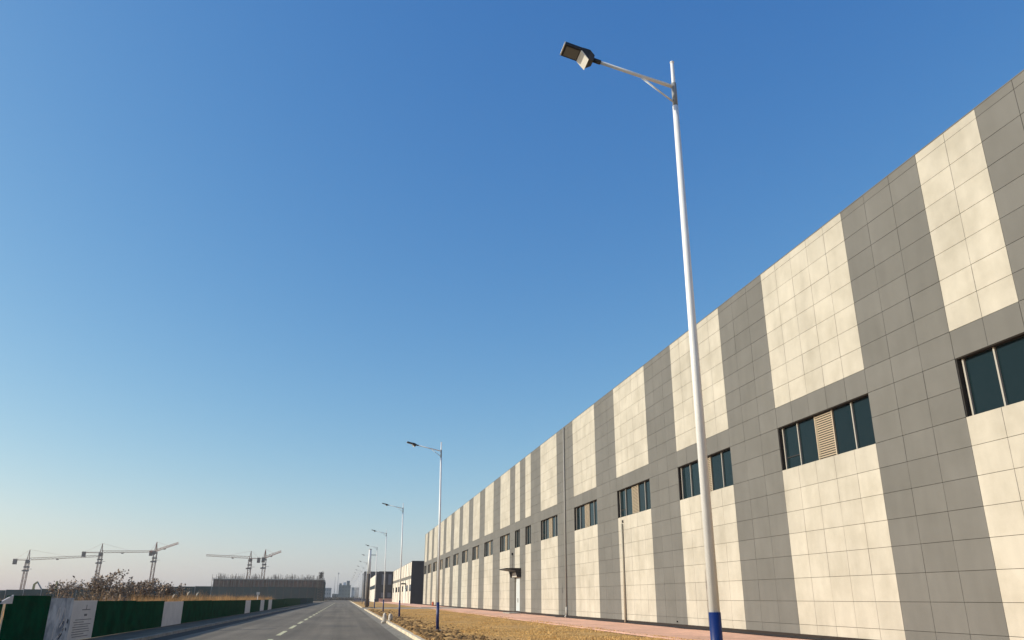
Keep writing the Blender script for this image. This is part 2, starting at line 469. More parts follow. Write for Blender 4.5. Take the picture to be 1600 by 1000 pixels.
# (y0, y1, colour, columns)
S = []
edges = [(-12, -9.2, 'g', 2), (-9.2, -3.4, 'w', 5), (-3.4, .6, 'g', 3), (.6, 6.4, 'w', 5), (6.4, 10.4, 'g', 3), (10.4, 12.9, 'w', 2),
         (12.9, 15.55, 'g', 2), (15.55, 18.01, 'w', 2), (18.01, 21.93, 'g', 3), (21.93, 27.69, 'w', 5), (27.69, 31.79, 'g', 3),
         (31.79, 37.68, 'w', 5), (37.68, 41.69, 'g', 3), (41.69, 47.31, 'w', 5), (47.31, 51.56, 'g', 3), (51.56, 57.2, 'w', 5),
         (57.2, 62.12, 'g', 4), (62.12, 67.83, 'w', 5), (67.83, 71.75, 'g', 3), (71.75, 74.1, 'w', 2), (74.1, 76.6, 'g', 2),
         (76.6, 78.95, 'w', 2), (78.95, 81.6, 'g', 2), (81.6, 87.07, 'w', 5), (87.07, 91.45, 'g', 3), (91.45, 97.4, 'w', 5),
         (97.4, 101.4, 'g', 3), (101.4, 106.97, 'w', 5), (106.97, 110.9, 'g', 3), (110.9, 116.8, 'w', 5), (116.8, 120.5, 'g', 3),
         (120.5, 126.6, 'w', 5), (126.6, 130.6, 'g', 3), (130.6, 136.9, 'w', 5), (136.9, 140.7, 'g', 3), (140.7, 146.6, 'w', 5),
         (146.6, 150.2, 'g', 3), (150.2, 156.5, 'w', 5), (156.5, 160.2, 'g', 3), (160.2, 166.3, 'w', 5), (166.3, 169.9, 'g', 3),
         (169.9, 174.3, 'w', 4), (174.3, 175.2, 'g', 1)]
zr = {-2: 0.35 - EYE, -1: -.82, 6: 4.757, 7: 5.59, 8: 6.42, 9: 7.23, 10: 8.0, 16: 12.74, 17: 13.03}
for k in range(0, 6): zr[k] = -.82 + (4.757 + .82) * (k + 1) / 7
for k in range(11, 16): zr[k] = 8.0 + 4.74 * (k - 10) / 6
ZR = [zr[k] + EYE for k in range(-2, 18)]            # 20 levels -> 19 rows; index 8..10 are the window rows
DOOR = (76.55, 78.6, 3.42)
cells = []
for (y0, y1, c, nc) in edges:
    for ci in range(nc):
        a, b = y0 + (y1 - y0) * ci / nc, y0 + (y1 - y0) * (ci + 1) / nc
        for ri in range(19):
            za, zb = ZR[ri], ZR[ri + 1]
            if c == 'w' and ri in (8, 9): continue
            if y0 < 77 < y1 and zb <= DOOR[2] + .02: continue
            if y0 < 77 < y1 and za < DOOR[2] < zb: za = DOOR[2]
            col = 'g' if (c == 'g' or ri == 10) else 'w'
            cells.append((a, b, za, zb, col))
GAP = 0.013
def seen(cell):
    a, b, za, zb, c = cell
    p = Vector((WX, (a + b) / 2, (za + zb) / 2 - EYE))
    w = p.dot(fw)
    if w < 1: return 0
    x, y = 1210.7 * p.dot(r2) / w, 1210.7 * p.dot(u2) / w
    if abs(x) > 850 or abs(y) > 540: return 0
    return (b - a) * (zb - za) * p.x / p.length ** 3
order = sorted(cells, key=seen, reverse=True)
shared = {}
for (a, b, za, zb, c) in order[:300]:
    w, h = round(b - a, 3), round(zb - za, 3)
    key = (w, h, c)
    nm = 'grey_panel' if c == 'g' else 'cream_panel'
    if key not in shared:
        p = MB(); p.box(0, .03, -w / 2 + GAP / 2, w / 2 - GAP / 2, -h / 2 + GAP / 2, h / 2 - GAP / 2)
        o = p.build(nm, M['grey'] if c == 'g' else M['cream'], B1); shared[key] = o.data
    else:
        o = link(nm, shared[key], B1)
    o.location = (random.uniform(-.0025, .0025), (a + b) / 2 - OY, (za + zb) / 2 - OZ)
    o.rotation_euler = (0, random.uniform(-.0025, .0025), random.uniform(-.0025, .0025))
far = MB()
for (a, b, za, zb, c) in order[300:]:
    d = random.uniform(-.002, .002)
    far.box(WX + d, WX + .03 + d, a + GAP / 2, b - GAP / 2, za + GAP / 2, zb - GAP / 2, 0 if c == 'w' else 1)
place(far.build('far_panel', [M['cream_far'], M['grey_far']], B1, kind='stuff'))
# backing wall with window recesses and the door opening cut out
bk = MB()
ZT, ZB_, ZW0, ZW1 = ZR[-1] - .01, PAVE_Z - .1, ZR[8] - .02, ZR[10] + .01
X0, X1 = WX + .03, WX + .30
cuts = []
for (y0, y1, c, nc) in edges:
    if c == 'w': cuts.append((y0, y1, ZW0, ZW1))
bk.box(X0, X1, -12, 175.2, ZW1, ZT)
prev = -12
for (y0, y1, a, b) in cuts:
    if y0 > prev + .001: bk.box(X0, X1, prev, y0, ZW0, ZW1)
    prev = y1
bk.box(X0, X1, prev, 175.2, ZW0, ZW1)
bk.box(X0, X1, -12, DOOR[0], ZB_, ZW0); bk.box(X0, X1, DOOR[1], 175.2, ZB_, ZW0)
bk.box(X0, X1, DOOR[0], DOOR[1], DOOR[2], ZW0)
place(bk.build('backing_wall', M['joint'], B1))
bx = MB(); bx.box(X1 + .2, 58, -11.9, 175.1, ZB_, ZT - .9)
place(bx.build('hall_body', M['navy'], B1))
pl = MB(); pl.box(WX + .012, WX + .028, -12, 175.2, ZB_, PAVE_Z + .20)
place(pl.build('plinth', M['plinth'], B1))
cp = MB(); cp.box(WX - .006, WX + .5, -12, 175.2, ZR[-1] + .003, ZR[-1] + .03, 0)
place(cp.build('coping', M['grey'], B1))
rf = MB(); rf.box(WX + .6, 58.2, -11.95, 175.15, ZT - .88, ZT - .8)
place(rf.build('roof', M['roofing'], B1))
ew = MB(); ew.box(X1, 58.1, 175.12, 175.3, ZB_, ZT - .005); ew.box(X1, 58.1, -12.1, -11.92, ZB_, ZT - .005)
place(ew.build('end_wall', M['navy'], B1))

def make_window(y0, y1, cols, z0, z1, idx, parent=B1, xw=WX, rec=.2):
    """z0..z1 opening; far (high y) side is on the left in the picture"""
    fr = MB()
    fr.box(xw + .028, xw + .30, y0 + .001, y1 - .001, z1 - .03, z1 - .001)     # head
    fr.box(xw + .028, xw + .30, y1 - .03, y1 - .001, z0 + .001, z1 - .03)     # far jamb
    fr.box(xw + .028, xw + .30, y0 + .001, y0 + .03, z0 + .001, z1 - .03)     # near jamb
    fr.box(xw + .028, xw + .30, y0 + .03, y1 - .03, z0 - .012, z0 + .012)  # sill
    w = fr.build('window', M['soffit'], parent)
    place(w)
    xg = xw + rec
    L = (y1 - y0 - .06) / cols
    kinds = ['p', 'p', 'l', 'p', 'p'] if cols == 5 else (['p'] * cols)
    m = MB()
    # outer aluminium stile at the far side stands forward of the glass, with a dark shadow gap behind
    st_ = MB(); st_.box(xg - .07, xg - .01, y1 - .155, y1 - .095, z0 + .013, z1 - .031); place_sub(st_.build('stile', M['alu'], w))
    for i, k in enumerate(kinds):                       # i counts from the far side
        yb = y1 - .03 - i * L; ya = yb - L
        if k == 'p':
            p = MB(); p.box(xg, xg + .02, ya + .02, yb - .02, z0 + .014, z1 - .032)
            place_sub(p.build('pane', M['glass'], w))
            if i == 0 and cols == 5 and idx % 2 == 0:
                t = MB(); t.box(xg - .025, xg - .001, ya + .03, yb - .14, z0 + .46, z0 + .505)
                place_sub(t.build('transom', M['alu_dark'], w))
        else:
            l = MB()
            l.box(xg + .03, xg + .05, ya, yb, z0 + .013, z1 - .032)
            l.box(xg - .05, xg + .03, ya, ya + .055, z0 + .013, z1 - .032, 1); l.box(xg - .05, xg + .03, yb - .04, yb, z0 + .013, z1 - .032, 1)
            ns = 20; dz = (z1 - z0 - .05) / ns
            for s in range(ns):
                zz = z0 + .02 + s * dz
                l.hexa([(xg - .045, ya + .055, zz), (xg + .02, ya + .055, zz + .035), (xg + .02, yb - .04, zz + .035), (xg - .045, yb - .04, zz)],
                       [(xg - .045, ya + .055, zz + .044), (xg + .02, ya + .055, zz + .06), (xg + .02, yb - .04, zz + .06), (xg - .045, yb - .04, zz + .044)], 1)
            place_sub(l.build('louver', [M['alu_dark'], M['louver']], w))
        if i < cols - 1 and k == 'p' and kinds[i + 1] == 'p':
            m = MB(); m.box(xg - .06, xg + .02, ya - .028, ya + .028, z0 + .013, z1 - .031); place_sub(m.build('mullion', M['alu'], w))
    return w
def place_sub(o):
    o.location = (0, 0, 0)
    return o
wi = 0
for (y0, y1, c, nc) in edges:
    if c == 'w':
        make_window(y0, y1, nc, ZW0 + .0, ZW1 - .0, wi)
        wi += 1

# door, canopy, step, lamp over it, downpipes
d = MB()
d.box(WX + .08, WX + .12, DOOR[0] + .0, DOOR[1], PAVE_Z + .06, DOOR[2])
fr = place(d.build('door', M['door'], B1))
d = MB()
for (a, b) in ((DOOR[0] + .06, (DOOR[0] + DOOR[1]) / 2 - .012), ((DOOR[0] + DOOR[1]) / 2 + .012, DOOR[1] - .06)):
    d2 = MB(); d2.box(WX + .05, WX + .079, a, b, PAVE_Z + .08, DOOR[2] - .35); place_sub(d2.build('door_leaf', M['door'], fr))
hd = MB(); hd.bar((WX + .02, 77.5, 1.15), (WX + .02, 77.5, 1.55), .03); hd.bar((WX + .02, 77.65, 1.15), (WX + .02, 77.65, 1.55), .03)
place_sub(hd.build('handle', M['alu'], fr))
cn = MB()
cz = 4.05
cn.hexa([(WX - 1.5, 76.0, cz + .10), (WX, 76.0, cz - .10), (WX, 79.2, cz - .10), (WX - 1.5, 79.2, cz + .10)],
        [(WX - 1.5, 76.0, cz + .20), (WX, 76.0, cz + .22), (WX, 79.2, cz + .22), (WX - 1.5, 79.2, cz + .20)])
can = place(cn.build('canopy', M['canopy'], B1))
cb = MB()
for yb in (76.05, 79.1):
    cb.hexa([(WX - .38, yb, cz - .60), (WX - .003, yb, cz - .62), (WX - .003, yb + .12, cz - .62), (WX - .38, yb + .12, cz - .60)],
            [(WX - .55, yb, cz - .04), (WX - .003, yb, cz - .11), (WX - .003, yb + .12, cz - .11), (WX - .55, yb + .12, cz - .04)])
place_sub(cb.build('bracket', M['canopy'], can))
tb = MB(); tb.box(WX - .26, WX - .004, 76.2, 79.05, cz - .58, cz - .16); place_sub(tb.build('door_header', M['pipe'], can))
st = MB(); st.box(WX - 1.1, WX - .004, 76.1, 79.3, PAVE_Z - .02, PAVE_Z + .07)
place(st.build('door_step', M['concrete'], B1))
wl = MB(); wl.box(WX - .16, WX - .003, 79.75, 79.9, 5.62, 5.84); wl.tube((WX - .03, 79.83, 4.3), (WX - .03, 79.83, 5.62), .018, n=6)
place(wl.build('wall_light', M['soffit'], B1))
dp = MB(); dp.tube((WX - .075, 59.55, .95), (WX - .075, 59.55, ZR[-1] - .03), .055, n=10); place(dp.build('downpipe', M['pipe_grey'], B1))
ft = MB(); ft.tube((WX - .075, 59.55, .35), (WX - .075, 59.55, .95), .075, n=10); ft.tube((WX - .075, 59.55, .35), (WX - .2, 59.55, .24), .075, .07, n=10)
place(ft.build('downpipe_foot', M['pipe'], B1))
dp = MB(); dp.tube((WX - .085, 46.45, .22), (WX - .085, 46.45, 5.85), .065, n=10); place(dp.build('downpipe', M['pipe_cream'], B1))
vt = MB(); vt.box(WX - .05, WX - .003, 46.33, 46.5, 5.9, 6.05); place(vt.build('pipe_outlet', M['soffit'], B1))
tp = MB()
for yy in (19.35, 38.9):
    tp.tube((WX - .06, yy, .47), (WX - .003, yy, .47), .035, n=8)
place(tp.build('tap', M['soffit'], B1))

# black hose lying at the wall foot
hs = MB()
pts = []
yy = 17.0
while yy < 66:
    bul = (.22 * math.exp(-((yy - 37.8) / 1.1) ** 2) + .30 * math.exp(-((yy - 61.5) / .9) ** 2))
    pts.append((WX - .10 - bul - .03 * math.sin(yy * .9), yy, PAVE_Z + .035 + .004 * math.sin(yy * 3)))
    yy += .6
for a, b in zip(pts[:-1], pts[1:]): hs.tube(a, b, .042, n=6, caps=False)
hose = tag(hs.build('hose', M['rubber']), 'thin black hose lying along the foot of the striped wall', 'hose')

hy = MB(); hy.tube((0, 0, 0), (0, 0, .55), .16, n=10); hy.tube((0, 0, .55), (0, 0, .62), .2, n=10); hy.tube((0, 0, .62), (0, 0, .78), .15, .05, n=10)
hy.tube((-.24, 0, .38), (.24, 0, .38), .075, n=8)
o = tag(hy.build('hydrant', M['orange']), 'small orange red hydrant at the foot of the far end of the striped wall', 'hydrant'); o.location = (15.9, 150.2, PAVE_Z - .02)

# ------------------------------------------------------------------ street lamps
ORD = ['nearest and tallest', 'second from the camera', 'third, with stones at the kerb nearby',
       'fourth along the kerb', 'fifth along the kerb, just before the side entrance', 'sixth along the kerb, just past the side entrance', 'seventh along the kerb',
       'eighth along the kerb', 'ninth along the kerb', 'tenth along the kerb', 'eleventh along the kerb', 'twelfth along the kerb', 'thirteenth along the kerb', 'last and smallest along the kerb']
def make_lamp():
    t = thing('street_lamp', 'white street lamp with blue base sleeve, ' + ORD[0], 'street lamp', (0, 0, 0), 'street lamps along the right kerb')
    p = MB(); p.tube((0, 0, 1.2), (0, 0, 7.87), .0605, .040, n=14); p.build('pole', M['lamp_white'], t)
    b = MB(); b.tube((0, 0, 0), (0, 0, 1.21), .069, .067, n=14); b.build('base_sleeve', M['lamp_blue'], t)
    bp = MB(); bp.box(-.17, .17, -.17, .17, -.05, .025); bp.build('base_plate', M['steel'], t)
    s = MB(); s.tube((0, 0, 7.87), (0, 0, 8.6), .028, .025, n=10); s.tube((0, 0, 8.6), (0, 0, 8.62), .03, n=10); s.build('spike', M['lamp_white'], t)
    c = MB(); c.tube((0, 0, 7.86), (0, 0, 8.25), .036, n=10); c.build('clamp', M['steel'], t)
    dx, dz = -1.10, .25
    a = MB(); a.tube((0, 0, 8.19), (dx, 0, 8.19 + dz), .027, .023, n=10); a.build('arm', M['lamp_white'], t)
    r = MB(); r.tube((0, 0, 7.92), (-.50, 0, 8.29), .013, n=8); r.build('brace', M['lamp_white'], t)
    h = thing_child('lamp_head', t)
    # head frame: u along the arm outwards, v sideways, w up
    U = Vector((-1, 0, .26)).normalized(); V = Vector((0, 1, 0)); W = V.cross(U) * -1
    if W.z < 0: W = -W
    o0 = Vector((dx, 0, 8.19 + dz))
    P = lambda u, v, w: o0 + U * u + V * v + W * w
    k = MB()
    # knuckle and driver housing
    k.tube(P(-.02, 0, 0), P(.10, 0, 0), .034, n=10)
    def slab(mbx, ua, ub, va, w0a, w0b, w1, mi=0):
        mbx.hexa([P(ub, -va, w0b), P(ua, -va, w0a), P(ua, va, w0a), P(ub, va, w0b)], [P(ub, -va, w1), P(ua, -va, w1), P(ua, va, w1), P(ub, va, w1)], mi)
    k.hexa([P(.172, -.115, -.105), P(.09, -.06, -.065), P(.09, .06, -.065), P(.172, .115, -.105)], [P(.172, -.115, .045), P(.09, -.06, .035), P(.09, .06, .035), P(.172, .115, .045)])
    k.hexa([P(.288, -.12, -.011), P(.1725, -.118, -.105), P(.1725, .118, -.105), P(.288, .12, -.011)], [P(.288, -.12, .04), P(.1725, -.12, .045), P(.1725, .12, .045), P(.288, .12, .04)])
    k.build('driver_housing', M['lamp_dark'], h)
    g = MB()
    g.hexa([P(.300, -.119, -.02), P(.164, -.117, -.124), P(.164, .117, -.124), P(.300, .119, -.02)], [P(.2885, -.119, -.012), P(.173, -.117, -.107), P(.173, .117, -.107), P(.2885, .119, -.012)])
    g.build('front_cover', M['lamp_front'], h)
    e = MB(); slab(e, .290, .535, .125, -.012, -.012, .03)
    for i in range(7):
        slab(e, .31 + i * .03, .316 + i * .03, .115, .03, .03, .045)
    e.build('panel_frame', M['lamp_dark'], h)
    l = MB(); slab(l, .315, .505, .095, -.02, -.02, -.013); l.build('lens', M['lamp_lens'], h)
    rim = MB(); slab(rim, .536, .55, .122, -.014, -.014, .03); rim.build('rim', M['lamp_front'], h)
    return t
def thing_child(name, parent):
    o = bpy.data.objects.new(name, None); COL.objects.link(o); o.parent = parent; o.empty_display_size = .1
    return o
def copy_tree(o, parent=None):
    c = o.copy(); COL.objects.link(c)
    if parent: c.parent = parent
    for ch in list(o.children): copy_tree(ch, c)
    return c
lamp0 = make_lamp()
lamp_pos = [(4.06, 8.6)] + [(4.12 - .01 * i, 36.6 + 25.6 * i) for i in range(13)]
for i, (x, y) in enumerate(lamp_pos):
    o = lamp0 if i == 0 else copy_tree(lamp0)
    o.location = (x, y, LAWN_Z + .02)
    if i: o['label'] = 'white street lamp with blue base sleeve, ' + ORD[i]
    if i:
        o.rotation_euler = (0, R(-.9), random.uniform(-.03, .03)); o.scale = (1, 1, .965)      # the farther poles stand a little out of plumb

# thick steel power pole among the lamps
t = thing('utility_pole', 'thick grey white steel monopole with bare top standing among the lamps', 'utility pole', (3.5, 130, LAWN_Z))
p = MB(); p.tube((0, 0, 4.9), (0, 0, 8.6), .235, .2, n=14); p.build('upper_pole', M['lamp_white'], t)
p = MB(); p.tube((0, 0, 0), (0, 0, 4.9), .27, .237, n=14); p.build('lower_pole', M['scaffold'], t)
p = MB(); p.tube((0, 0, 8.6), (0, 0, 8.66), .24, n=14); p.box(-.07, 1.1, -.05, .05, 7.7, 7.8); p.build('cap', M['steel'], t)

# stones by the kerb
def boulder(name, lab, loc, sx, sy, sz, seed):
    random.seed(seed)
    bm = bmesh.new(); bmesh.ops.create_icosphere(bm, subdivisions=2, radius=1)
    for q in bm.verts:
        k = 1 + random.uniform(-.13, .13); q.co = Vector((q.co.x * sx * k, q.co.y * sy * k, q.co.z * sz * k))
    me = bpy.data.meshes.new(name); bm.to_mesh(me); bm.free(); me.materials.append(M['stone'])
    o = link(name, me); o.location = loc
    return tag(o, lab, 'stone')
boulder('stone', 'pale stone standing on the kerb beside the third lamp, nearer the road', (2.62, 53.6, .27), .14, .25, .34, 3)
boulder('stone', 'pale rounded stone lying on the lawn side of the kerb beside the third lamp', (3.02, 54.2, .28), .15, .28, .28, 5)
boulder('stone', 'smallest pale stone, in the gutter in front of the two larger stones', (2.47, 52.3, .07), .12, .2, .10, 8)

# ------------------------------------------------------------------ hoarding on the left
FX = -8.65
H = thing('hoarding_fence', 'low roadside hoarding of dark green turf boards with white poster boards between', 'fence', (FX, 60, .1))
def hb(name, m, y0, y1, z0, z1, x=FX, th=.05):
    q = MB(); q.box(x - th, x, y0 + .01, y1 - .01, z0, z1)
    o = q.build(name, m, H); o.location = (-FX, -60, -.1)
    return o
def posts(y0, y1, n, z1):
    for i in range(n):
        yy = y0 + (y1 - y0) * (i + .5) / n
        hb('fence_post', M['steel'], yy - .04, yy + .04, .05, z1 - .05, FX - .06, .06)
def top_cap(y0, y1, z1):
    hb('top_rail', M['turf'], y0, y1, z1, z1 + .035, FX + .012, .075)
segs = [('green_board', 18.4, 23.6, 1.33), ('green_board', 23.9, 29.2 - 2.1, 1.47), ('poster_board', 27.1, 29.25, 1.44), ('text_board', 29.25, 31.9, 1.36),
        ('green_board', 31.9, 37.5, 1.30), ('green_board', 37.5, 43.2, 1.27), ('white_board', 43.2, 48.1, 1.26), ('green_board', 48.1, 58.0, 1.25),
        ('green_board', 58.0, 67.7, 1.23), ('green_board', 67.7, 77.4, 1.22), ('white_board', 77.4, 81.6, 1.22), ('green_board', 81.6, 91.0, 1.21),
        ('white_board', 91.0, 95.2, 1.22), ('green_board', 95.2, 100.3, 1.21), ('white_board', 100.3, 105.0, 1.22), ('green_board', 105.0, 116, 1.22),
        ('green_board', 116, 126.8, 1.23), ('green_board', 127.4, 142, 1.30), ('green_board', 142, 157, 1.30), ('green_board', 157, 172, 1.28)]
for nm, a, b, h in segs:
    mm = M['turf'] if nm == 'green_board' else (M['poster'] if nm == 'poster_board' else M['board'])
    hb(nm, mm, a, b, .12, h)
    if nm == 'green_board':
        top_cap(a, b, h)
        posts(a, b, max(1, int((b - a) / 4)), h)
for (a, b) in ((172, 181), (181, 190), (190, 200), (200, 212), (212, 226), (226, 242)):
    hb('steel_board', M['net'], a, b, .1, 1.35)
# loose pale cloth at the step of the nearest boards
ck = MB(); ck.hexa([(FX - .01, 23.3, 1.30), (FX + .03, 23.3, 1.30), (FX + .03, 24.1, 1.30), (FX - .01, 24.1, 1.30)], [(FX - .01, 23.5, 1.38), (FX + .03, 23.5, 1.38), (FX + .03, 24.1, 1.52), (FX - .01, 24.1, 1.52)])
o = ck.build('corner_cloth', M['board'], H); o.location = (-FX, -60, -.1)
# marks on the text board: upright stroke over a bar, a block, then ruled lines
tx = MB()
def mark_(y0, y1, z0, z1, mi=0):
    tx.box(FX + .001, FX + .005, y0, y1, z0, z1, mi)
mark_(30.72, 30.78, 1.08, 1.22); mark_(30.3, 31.2, 1.05, 1.08); mark_(30.62, 30.92, .86, .93)
for i, (a, b) in enumerate(((29.75, 31.5), (29.6, 30.7), (29.7, 31.5), (29.6, 31.3), (29.65, 31.4), (29.6, 31.45), (29.6, 30.9), (29.7, 31.4))):
    z = .74 - i * .075
    mark_(a, b, z, z + .022)
o = tx.build('text_line', [M['ink'], M['ink_dark']], H); o.location = (-FX, -60, -.1)
# strokes of the picture on the poster board
ps = MB()
def quadp(y, z, l, w, ang, mi):
    c, s = math.cos(ang), math.sin(ang)
    pp = [(-l, -w), (l, -w), (l, w), (-l, w)]
    q = [(y + a * c - b * s, z + a * s + b * c) for a, b in pp]
    ps.hexa([(FX + .001, a, b) for a, b in q][::-1], [(FX + .004, a, b) for a, b in q][::-1], mi)
random.seed(11)
for (y, z, l, w, an, mi) in [(27.9, .95, .22, .02, 1.2, 0), (28.1, .98, .2, .02, 1.9, 0), (28.35, .93, .25, .025, 1.15, 0), (28.6, .95, .2, .02, 1.9, 0), (28.5, .72, .25, .03, .6, 0),
                             (28.75, .62, .22, .035, 1.0, 0), (28.6, .45, .3, .03, .5, 0), (28.2, .28, .3, .03, .4, 0), (28.55, .71, .05, .05, 1.2, 1), (29.0, .74, .06, .07, 1.2, 1),
                             (28.5, .30, .17, .035, .5, 1), (28.95, .5, .04, .06, 1, 1), (27.8, .4, .25, .03, 1.5, 0)]:
    quadp(y, z, l, w, an, mi)
o = ps.build('poster_stroke', [M['board'], M['ink_dark']], H); o.location = (-FX, -60, -.1)

# ------------------------------------------------------------------ reeds and shrubs behind the hoarding
n = 22000
yy = 36 + 80 * rng.uniform(0, 1, n) ** 1.3
xx = -9.1 - np.abs(rng.normal(0, 1, n)) * 4.5
left = (xx / yy < -.235) & (rng.uniform(0, 1, n) > .12)
xx, yy = xx[~left], yy[~left]; n = len(xx)
hh = np.where(rng.uniform(0, 1, n) < .05, 1.22, 1.0) * rng.uniform(1.15, 1.72, n) * (0.93 + .08 * np.sin(yy * .35 + xx * .6)) + .05 * rng.normal(0, 1, n)
v, f = blades(np.stack([xx, yy], 1), np.full(n, .05), hh, rng.uniform(.03, .07, n), .22)
link('dry_reeds', raw_mesh('dry_reeds', v, f, M['reed']), kind='stuff')
def reed_plume(x, y, h, lab):
    t = thing('plume_reed', lab, 'reed', (x, y, .05), 'tall plumed reeds behind the hoarding')
    s = MB(); s.tube((0, 0, 0), (.03, .0, h - .2), .012, .006, n=5); s.build('stem', M['reed'], t)
    p = MB(); p.tube((.03, 0, h - .26), (.07, 0, h - .12), .015, .05, n=7); p.tube((.07, 0, h - .12), (.16, 0, h), .05, .008, n=7); p.build('plume', M['plume'], t)
reed_plume(-9.75, 55, 1.78, 'white plumed reed above the green boards, left of the tallest pair')
reed_plume(-9.2, 55, 1.74, 'white plumed reed above the green boards, right of the tallest pair')
reed_plume(-10.7, 55.5, 1.62, 'short pale plumed reed leftmost above the white board')

def dry_shrub(x, y, h, w, seed, lab, dens=1.0):
    rnd = random.Random(seed); rs = np.random.default_rng(seed)
    t = thing('dry_shrub', lab, 'shrub', (x, y, .03), 'dry shrubs behind the hoarding')
    b = MB(); tips = []
    def grow(p, d, L, r, lev):
        q = p + d * L
        b.tube(p, q, r, r * .65, n=5 if lev < 2 else 4, caps=False)
        if lev >= 1: tips.append((p + q) / 2)
        tips.append(q)
        if lev < 4:
            for _ in range(rnd.choice((2, 3, 3))):
                nd = (d + Vector((rnd.gauss(0, .5), rnd.gauss(0, .5), rnd.gauss(.12, .3)))).normalized()
                grow(q, nd, L * rnd.uniform(.6, .85), r * .6, lev + 1)
    for _ in range(rnd.choice((3, 4, 5))):
        d = Vector((rnd.gauss(0, .45) * w / h, rnd.gauss(0, .35), 1)).normalized()
        grow(Vector((rnd.uniform(-.35, .35) * w * .6, rnd.uniform(-.3, .3), 0)), d, h * .30, .03, 0)
    b.build('branches', M['twig'], t)
    T = np.array([tuple(p) for p in tips])
    k = int(len(T) * 1.7 * dens)
    c = T[rs.integers(0, len(T), k)] + rs.normal(0, .09, (k, 3))
    s = rs.uniform(.05, .12, k)
    ctr = T[rs.integers(0, len(T), max(12, int(len(T) / 6)))]   # leaves keep to loose clusters, with gaps between
    c = np.where(rs.uniform(0, 1, k)[:, None] < .6, ctr[rs.integers(0, len(ctr), k)] + rs.normal(0, .11, (k, 3)), c)
    a = rs.normal(0, 1, (k, 3)); a /= np.linalg.norm(a, axis=1)[:, None]
    bb = np.cross(a, rs.normal(0, 1, (k, 3))); bb /= np.linalg.norm(bb, axis=1)[:, None]
    v = np.stack([c - a * s[:, None], c + bb * s[:, None] * .5, c + a * s[:, None], c - bb * s[:, None] * .5], 1).reshape(-1, 3)
    f = np.arange(4 * k).reshape(-1, 4)
    o = link('foliage', raw_mesh('foliage', v, f, M['leaf']), t); o['kind'] = 'stuff'
for i, (x, y, h, w, lab, dn) in enumerate([
        (-17.4, 60, 3.3, 1.7, 'thin leftmost dry shrub, left of the tallest shrub', .9),
        (-15.9, 60, 3.55, 1.9, 'tallest brown dry shrub, in front of the second crane', 1.2),
        (-14.9, 59, 2.65, 1.8, 'dense dry shrub right of the tallest shrub', 1.0),
        (-13.9, 60, 2.9, 1.4, 'low dry shrub between the second and third cranes', .8),
        (-12.9, 60, 2.9, 1.4, 'dry shrub left of the slim one below the third crane', .9),
        (-12.2, 60, 2.7, 1.0, 'slim dry shrub at the right end of the row', .7),
        (-16.8, 57, 1.8, 2.0, 'low dark shrub in front of the tallest shrub', .8),
        (-14.2, 57, 1.7, 2.0, 'low dark shrub in front of the rightmost shrubs', .8)]):
    dry_shrub(x, y, h, w, 40 + i, lab, dn)

wp = MB(); wp.tube((0, 0, 0), (0, 0, 1.9), .05, n=8); wp.box(-.16, .16, -.1, .1, 1.72, 1.98)
o = tag(wp.build('marker_post', M['board']), 'thin white post with a square head above the green boards', 'post'); o.location = (-9.3, 94, .05)

# ------------------------------------------------------------------ construction site
NB = thing('site_hoarding', 'long dark teal netted site hoarding far behind the shrubs', 'fence', (-70, 260, 0))
xs = np.linspace(-128, -39.4, 20)
for a, b in zip(xs[:-1], xs[1:]):
    m_ = (a + b) / 2
    h = EYE + np.interp(m_, [-128, -96.9, -80, -54, -39.5], [1.0, 1.5, 2.05, 2.72, 3.05])
    q = MB(); q.box(a + .04, b - .04, 260, 260.15, -.03, h)
    o = q.build('net_panel', M['net'], NB); o.location = (70, -260, 0)
    q = MB(); q.tube((b, 259.92, -.03), (b, 259.92, h + .1), .06, n=6)
    o = q.build('fence_post', M['steel'], NB); o.location = (70, -260, 0)

CY = 350
CB = thing('unfinished_building', 'unfinished low block wrapped in dark green netting with scaffolding on top', 'building', (-30, CY, 0))
def cpart(q, name, m, **k):
    o = q.build(name, m, CB, **k); o.location = (30, -CY, 0); return o
q = MB(); q.box(-52.6, -9.4, CY + 1.4, CY + 30, -.03, 8.2); cpart(q, 'wall', M['brick'])
for i in range(22):
    a = -52.6 + i * 1.964; zz = 7.5 + random.uniform(-.5, .65)
    q = MB(); q.box(a + .05, a + 1.9, CY + 1.0, CY + 1.38, 5.2, zz); cpart(q, 'infill_panel', M['infill'])
    q = MB(); q.box(a - .16, a + .16, CY + .7, CY + .99, 5.2, 8.2); cpart(q, 'column', M['concrete_old'])
q = MB(); q.box(-53.2, -8.8, CY + 1.0, CY + 30.4, 8.203, 8.6); cpart(q, 'roof_slab', M['concrete'])
for i in range(14):
    a = -53.2 + i * 3.17
    q = MB(); q.box(a + .03, a + 3.12, CY - .25, CY - .2, -.03, 5.45 + random.uniform(-.12, .12)); cpart(q, 'net_panel', M['net'])
q = MB(); q.box(-8.75, -8.7, CY, CY + 30, -.03, 7.9); cpart(q, 'side_net', M['net'])
q = MB()
for i in range(30):
    x = -53.2 + i * 1.535
    q.tube((x, CY, -.03), (x, CY, 9.3 + random.uniform(-.3, .9)), .08, n=5)
for z in (2, 4, 6, 7.8, 8.9):
    q.bar((-53.2, CY, z), (-8.7, CY, z), .08)
for i in range(0, 28, 4):
    x = -53.2 + i * 1.535
    q.bar((x, CY - .06, 5.5), (x + 3, CY - .06, 8.8), .06)
cpart(q, 'scaffold_tube', M['scaffold'], kind='stuff')
q = MB()
